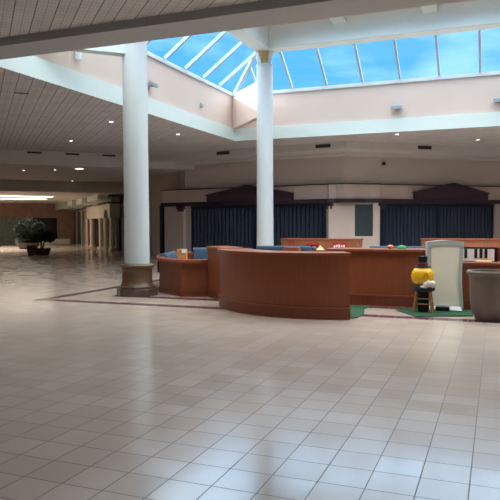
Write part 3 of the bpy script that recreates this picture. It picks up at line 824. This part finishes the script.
# ------------------------------------------------------------------ potted trees in the corridor
def tree(cx, cy, potr, poth, trunkh, blobs, leaf, n, size, name, label):
    t = thing(name, label, 'tree', (cx, cy, 0), 'potted trees along the corridor')
    obj('bowl_planter', MB().lathe((cx,cy,0), [(potr*.72,0),(potr*.78,.03),(potr*.95,poth*.55),(potr,poth*.92),(potr*1.02,poth),(potr*.92,poth),(potr*.9,poth*.86)], 28), 'pot', t, smooth=True)
    for i in range(3):
        a = i*2.1; obj('trunk', MB().tube([(cx+.08*math.cos(a),cy+.08*math.sin(a),poth*.8),(cx+.1*math.cos(a+.6),cy+.1*math.sin(a+.6),poth+.3),(cx+.3*math.cos(a),cy+.3*math.sin(a),trunkh)], .05, .03), 'bark', t, smooth=True)
    m = MB()
    rnd = random.Random(int(cx*100))
    for i in range(n):
        bx, by, bz, br, bh = blobs[i % len(blobs)]
        while True:
            v = Vector((rnd.uniform(-1,1), rnd.uniform(-1,1), rnd.uniform(-1,1)))
            if .35 < v.length < 1: break
        p = Vector((cx+bx+v.x*br, cy+by+v.y*br, bz+v.z*bh))
        d = (v + Vector((rnd.uniform(-.8,.8), rnd.uniform(-.8,.8), rnd.uniform(-.8,.3)))).normalized()
        s_ = d.cross(Vector((rnd.uniform(-1,1), rnd.uniform(-1,1), 1))).normalized()
        l = size*rnd.uniform(.7, 1.3); w = l*.32
        up = d.cross(s_)*l*.08
        m.face([p-d*l*.5, p+s_*w+up, p+d*l*.5, p-s_*w+up])
    o = obj('foliage', m, leaf, t); o['kind'] = 'stuff'
    return t
tree(-31.0, 35.8, .75, .45, 1.2, [(.1,0,1.65,.85,.6),(-.3,-.2,1.5,.6,.5),(.5,.35,1.5,.6,.5),(-.2,0,.75,.7,.3)], 'leafdark', 1900, .2, 'potted_tree', 'darker bushy potted tree, farther of the two in the left corridor')
tree(-23.9, 28.7, .47, .38, .9, [(0,0,1.12,.5,.38),(.32,.18,1.0,.4,.3),(-.28,-.16,.95,.36,.28)], 'leafolive', 1500, .13, 'potted_tree', 'olive potted tree in a low bowl, nearer of the two in the left corridor')
q = (-24.05, 28.25)
tag(obj('bowl_planter', MB().lathe((q[0]-.12,q[1]-.12,0), [(.15,0),(.2,.05),(.24,.3),(.25,.55),(.22,.55),(.2,.48)], 24), 'pot', loc=(q[0],q[1],0), smooth=True), 'empty brown bowl planter touching the nearer potted tree', 'planter')

# ------------------------------------------------------------------ ceiling fittings
def downlight(x, y, z, label, r=.085, k=1.0):
    t = thing('downlight', label, 'light', (x, y, z), 'recessed ceiling downlights')
    obj('ring', MB().lathe((x,y,z), [(r*1.25,-.012),(r*1.35,0),(r,.004)], 20), 'ring', t)
    obj('bulb', MB().lathe((x,y,z-.004), [(r,-.012),(r,0)], 20), 'lamp', t)
    ld = bpy.data.lights.new('lamp', 'SPOT'); ld.energy = DL*(0.002 if 'deepest' in label else .3 if 'near ceiling' in label else .04 if z < 4.5 else .45 if x < -10 else 1.0); ld.color = (1, .94, .88); ld.spot_size = rad(126); ld.spot_blend = .35; ld.shadow_soft_size = .12
    lo = bpy.data.objects.new('downlight_lamp', ld); C.objects.link(lo); lo.location = (x, y, z-.06)
    return t
DL = 110
ADDED_NEAR_LIGHTS = [(x, y, H+.14, 'added fill downlight in the near ceiling over the open floor, %s row, %s' % (rn, cn)) for y, rn in ((2.0, 'nearer'), (6.5, 'farther')) for x, cn in ((-9, 'left end'), (-3, 'middle'), (3, 'right end'))]  # unseen downlights, added to brighten the floor near the camera
for x, y, z, lab in ((-10.57,19.95,H,'recessed downlight in the ceiling left of the gold topped column'),
                     (-3.37,23.01,H,'recessed downlight just behind the well edge, above the corner pier'),
                     (-.72,25.73,H,'recessed downlight above the right gable sign'),
                     (-11.21,16.75,H,'recessed downlight in the plank ceiling just left of the brown based column'),
                     (-15.11,19.88,H,'recessed downlight in the plank ceiling near the three vent slots'),
                     (-20.9,23.9,4.28,'leftmost recessed downlight behind the corridor beam'),
                     (-19.4,24.3,4.28,'second recessed downlight behind the corridor beam, from the left'),
                     (-23.3,30.7,4.28,'recessed downlight deepest in the corridor ceiling'),
                     *ADDED_NEAR_LIGHTS):
    downlight(x, y, z, lab, .055 if z < 4.5 else .062)
t = thing('square_light', 'bright square light panel in the corridor ceiling right of the downlights', 'light', (-17.92,24.16,4.28))
obj('frame', MB().box((-18.1,24.0,4.262),(-17.75,24.32,4.281)), 'ring', t)
obj('diffuser', MB().box((-18.06,24.04,4.25),(-17.79,24.28,4.262)), 'strip', t)
def slot(c0, s0, lab):
    a = cor(c0, s0)
    t = thing('vent_slot', lab, 'vent', (a[0], a[1], H), 'dark vent slots of the corridor beam')
    obj('grille', corbox(c0-.02, c0+.02, s0-.42, s0+.42, 4.755, 4.83), 'ventdark', t)
    fm_ = corbox(c0-.015, c0+.02, s0-.46, s0+.46, 4.83, 4.85); corbox(c0-.015, c0+.02, s0-.46, s0+.46, 4.735, 4.755, fm_)
    obj('frame', fm_, 'plain', t)
slot(40.5, 3.35, 'dark vent slot at the top of the corridor beam, leftmost of three')
slot(40.5, 5.6, 'dark vent slot at the top of the corridor beam, middle of three')
slot(40.5, 7.85, 'dark vent slot at the top of the corridor beam, nearest the brown based column')
a = (-11.3, 13.0)
tag(obj('access_hatch', MB().hexa([cor(23.08,1.3),cor(23.2,1.3),cor(23.2,1.75),cor(23.08,1.75)], H-.012, H+.01), 'ventdark', loc=(*cor(23.15,1.55), H)), 'thin dark slot in the plank ceiling near the left well edge', 'slot')
def bvent(seg, s, d, lab):
    q = onfront(s, d, seg)
    t = thing('wall_vent', lab, 'vent', (q[0], q[1], 4.74), 'dark vents in the bulkhead face')
    obj('grille', slabf(seg, s-.32, s+.32, d-.02, d+.015, 4.68, 4.82), 'ventdark', t)
    fr = slabf(seg, s-.35, s+.35, d-.02, d+.012, 4.66, 4.68); slabf(seg, s-.35, s+.35, d-.02, d+.012, 4.82, 4.84, fr)
    obj('frame', fr, 'plain', t)
bvent(1, 4.55, 1.75, 'dark vent in the bulkhead to the left of the gold topped column')
bvent(1, 9.2, 1.75, 'dark vent in the bulkhead to the right of the gold topped column')
bvent(2, 2.75, 1.75, 'dark vent in the bulkhead above the right gate')
q = onfront(1.9, .03, 2)
tag(obj('wall_camera', MB().box((q[0]-.06,q[1]-.1,4.17),(q[0]+.06,q[1]+.05,4.3)), 'ventdark', loc=(q[0],q[1],4.2)), 'tiny dark box on the upper wall right of the corner pier', 'camera')
q = onfront(1.25, -.1, 1)
# floodlights and boxes on the well walls
def flood(p, along_y, lab):
    t = thing('floodlight', lab, 'light', p, 'small floodlights on the well walls')
    x, y, z = p
    if along_y:
        obj('bracket', MB().box((x,y-.05,z-.05),(x+.12,y+.05,z+.05)), 'greybox', t)
        obj('housing', MB().slab([(x+.08,y-.13,z-.02),(x+.25,y-.13,z-.08),(x+.25,y-.13,z+.02),(x+.08,y-.13,z+.1)], (0,.26,0)), 'greybox', t)
        obj('lens', MB().slab([(x+.1,y-.11,z-.04),(x+.24,y-.11,z-.09),(x+.24,y-.11,z-.08),(x+.1,y-.11,z-.03)], (0,.22,0)), 'ventdark', t)
    else:
        obj('bracket', MB().box((x-.05,y-.12,z-.05),(x+.05,y,z+.05)), 'greybox', t)
        obj('housing', MB().slab([(x-.18,y-.1,z-.06),(x-.18,y-.34,z-.1),(x-.18,y-.34,z+.02),(x-.18,y-.1,z+.1)], (.36,0,0)), 'greybox', t)
        obj('lens', MB().slab([(x-.16,y-.12,z-.075),(x-.16,y-.32,z-.108),(x-.16,y-.32,z-.1),(x-.16,y-.12,z-.068)], (.32,0,0)), 'ventdark', t)
flood((XL-.07, 16.15, 5.74), True, 'small floodlight on the pink well wall beside the brown based column')
flood((-3.3, YB+.07, 5.72), False, 'small floodlight on the back pink well wall')
flood((.02, YB+.07, 5.72), False, 'small pale box on the pink well wall at the right edge')
tag(obj('wall_sconce', MB().lathe((XL-.0, 12.75, 5.75), [(.02,-.14),(.07,-.1),(.09,.1),(.08,.22)], 16), 'panelside', loc=(XL,12.75,5.75), smooth=True), 'small pale sconce on the left pink well wall under the near ceiling', 'light')
tag(obj('sprinkler', MB().lathe((XL-.03, 19.6, 5.75), [(.03,-.08),(.06,-.04),(.06,.04),(.02,.1)], 14), 'greybox', loc=(XL,19.6,5.75)), 'tiny grey sprinkler on the pink well wall between the columns', 'sprinkler')

# ------------------------------------------------------------------ light
w = bpy.data.worlds.new('sky'); S.world = w; w.use_nodes = True
nt = w.node_tree; nn = nt.nodes; ll = nt.links
bg = nn['Background']
tc = nn.new('ShaderNodeTexCoord'); sp = nn.new('ShaderNodeSeparateXYZ'); ll.new(tc.outputs['Generated'], sp.inputs[0])
rp = nn.new('ShaderNodeValToRGB'); ll.new(sp.outputs[2], rp.inputs[0])
el = rp.color_ramp.elements
SKY_LO, SKY_HI = (.10, .40, .80, 1), (1.0, 1.0, 1.0, 1)
el[0].position = 0.0; el[0].color = (.15, .44, .70, 1)
el[1].position = 1.0; el[1].color = (4.4, 4.1, 3.8, 1)
for pos, col in ((.2, (.085, .345, .66, 1)), (.315, (.075, .32, .66, 1)), (.39, (2.2, 2.9, 3.7, 1)), (.6, (3.8, 3.8, 3.8, 1))):
    e_ = rp.color_ramp.elements.new(pos); e_.color = col
ns = nn.new('ShaderNodeTexNoise'); ns.inputs['Scale'].default_value = 5.0; ns.inputs['Detail'].default_value = 6
mp = nn.new('ShaderNodeMapping'); mp.inputs['Scale'].default_value = (1, 1, 3); ll.new(tc.outputs['Generated'], mp.inputs[0]); ll.new(mp.outputs[0], ns.inputs['Vector'])
cr = nn.new('ShaderNodeValToRGB'); ll.new(ns.outputs['Fac'], cr.inputs[0])
cr.color_ramp.elements[0].position = .50; cr.color_ramp.elements[0].color = (0, 0, 0, 1)
cr.color_ramp.elements[1].position = .66; cr.color_ramp.elements[1].color = (.8, .8, .8, 1)
mx = nn.new('ShaderNodeMix'); mx.data_type = 'RGBA'; mx.blend_type = 'LIGHTEN'
ll.new(cr.outputs[0], mx.inputs[0]); ll.new(rp.outputs[0], mx.inputs[6]); mx.inputs[7].default_value = (.30, .56, .76, 1)
ll.new(mx.outputs[2], bg.inputs[0]); bg.inputs[1].default_value = 1.0
w.cycles.sampling_method = 'MANUAL' if hasattr(w.cycles, 'sampling_method') else w.cycles.sampling_method

def lamp(name, loc, sx_, sy_, e, col, rot=(0, 0, 0)):
    ld = bpy.data.lights.new(name, 'AREA'); ld.shape = 'RECTANGLE'; ld.size = sx_; ld.size_y = sy_; ld.energy = e; ld.color = col; ld.spread = rad(125)
    lo = bpy.data.objects.new(name, ld); C.objects.link(lo); lo.location = loc; lo.rotation_euler = rot; return lo
for cc, wd in ((64.7, 3.0), (70.6, 2.4)):
    a = cor(cc, 1.5); lamp('strip_lamp', (a[0], a[1], 3.62), wd/1.41*.9, 7, 110, (1, .92, .78), (0, 0, rad(45)))

S.view_settings.view_transform = 'Standard'; S.view_settings.look = 'None'
S.view_settings.gamma = 1.0; S.view_settings.use_curve_mapping = False
S.view_settings.exposure = 0.88
S.cycles.use_denoising = True
S.cycles.max_bounces = 10; S.cycles.diffuse_bounces = 6; S.cycles.transparent_max_bounces = 12
S.cycles.sample_clamp_indirect = 6.0
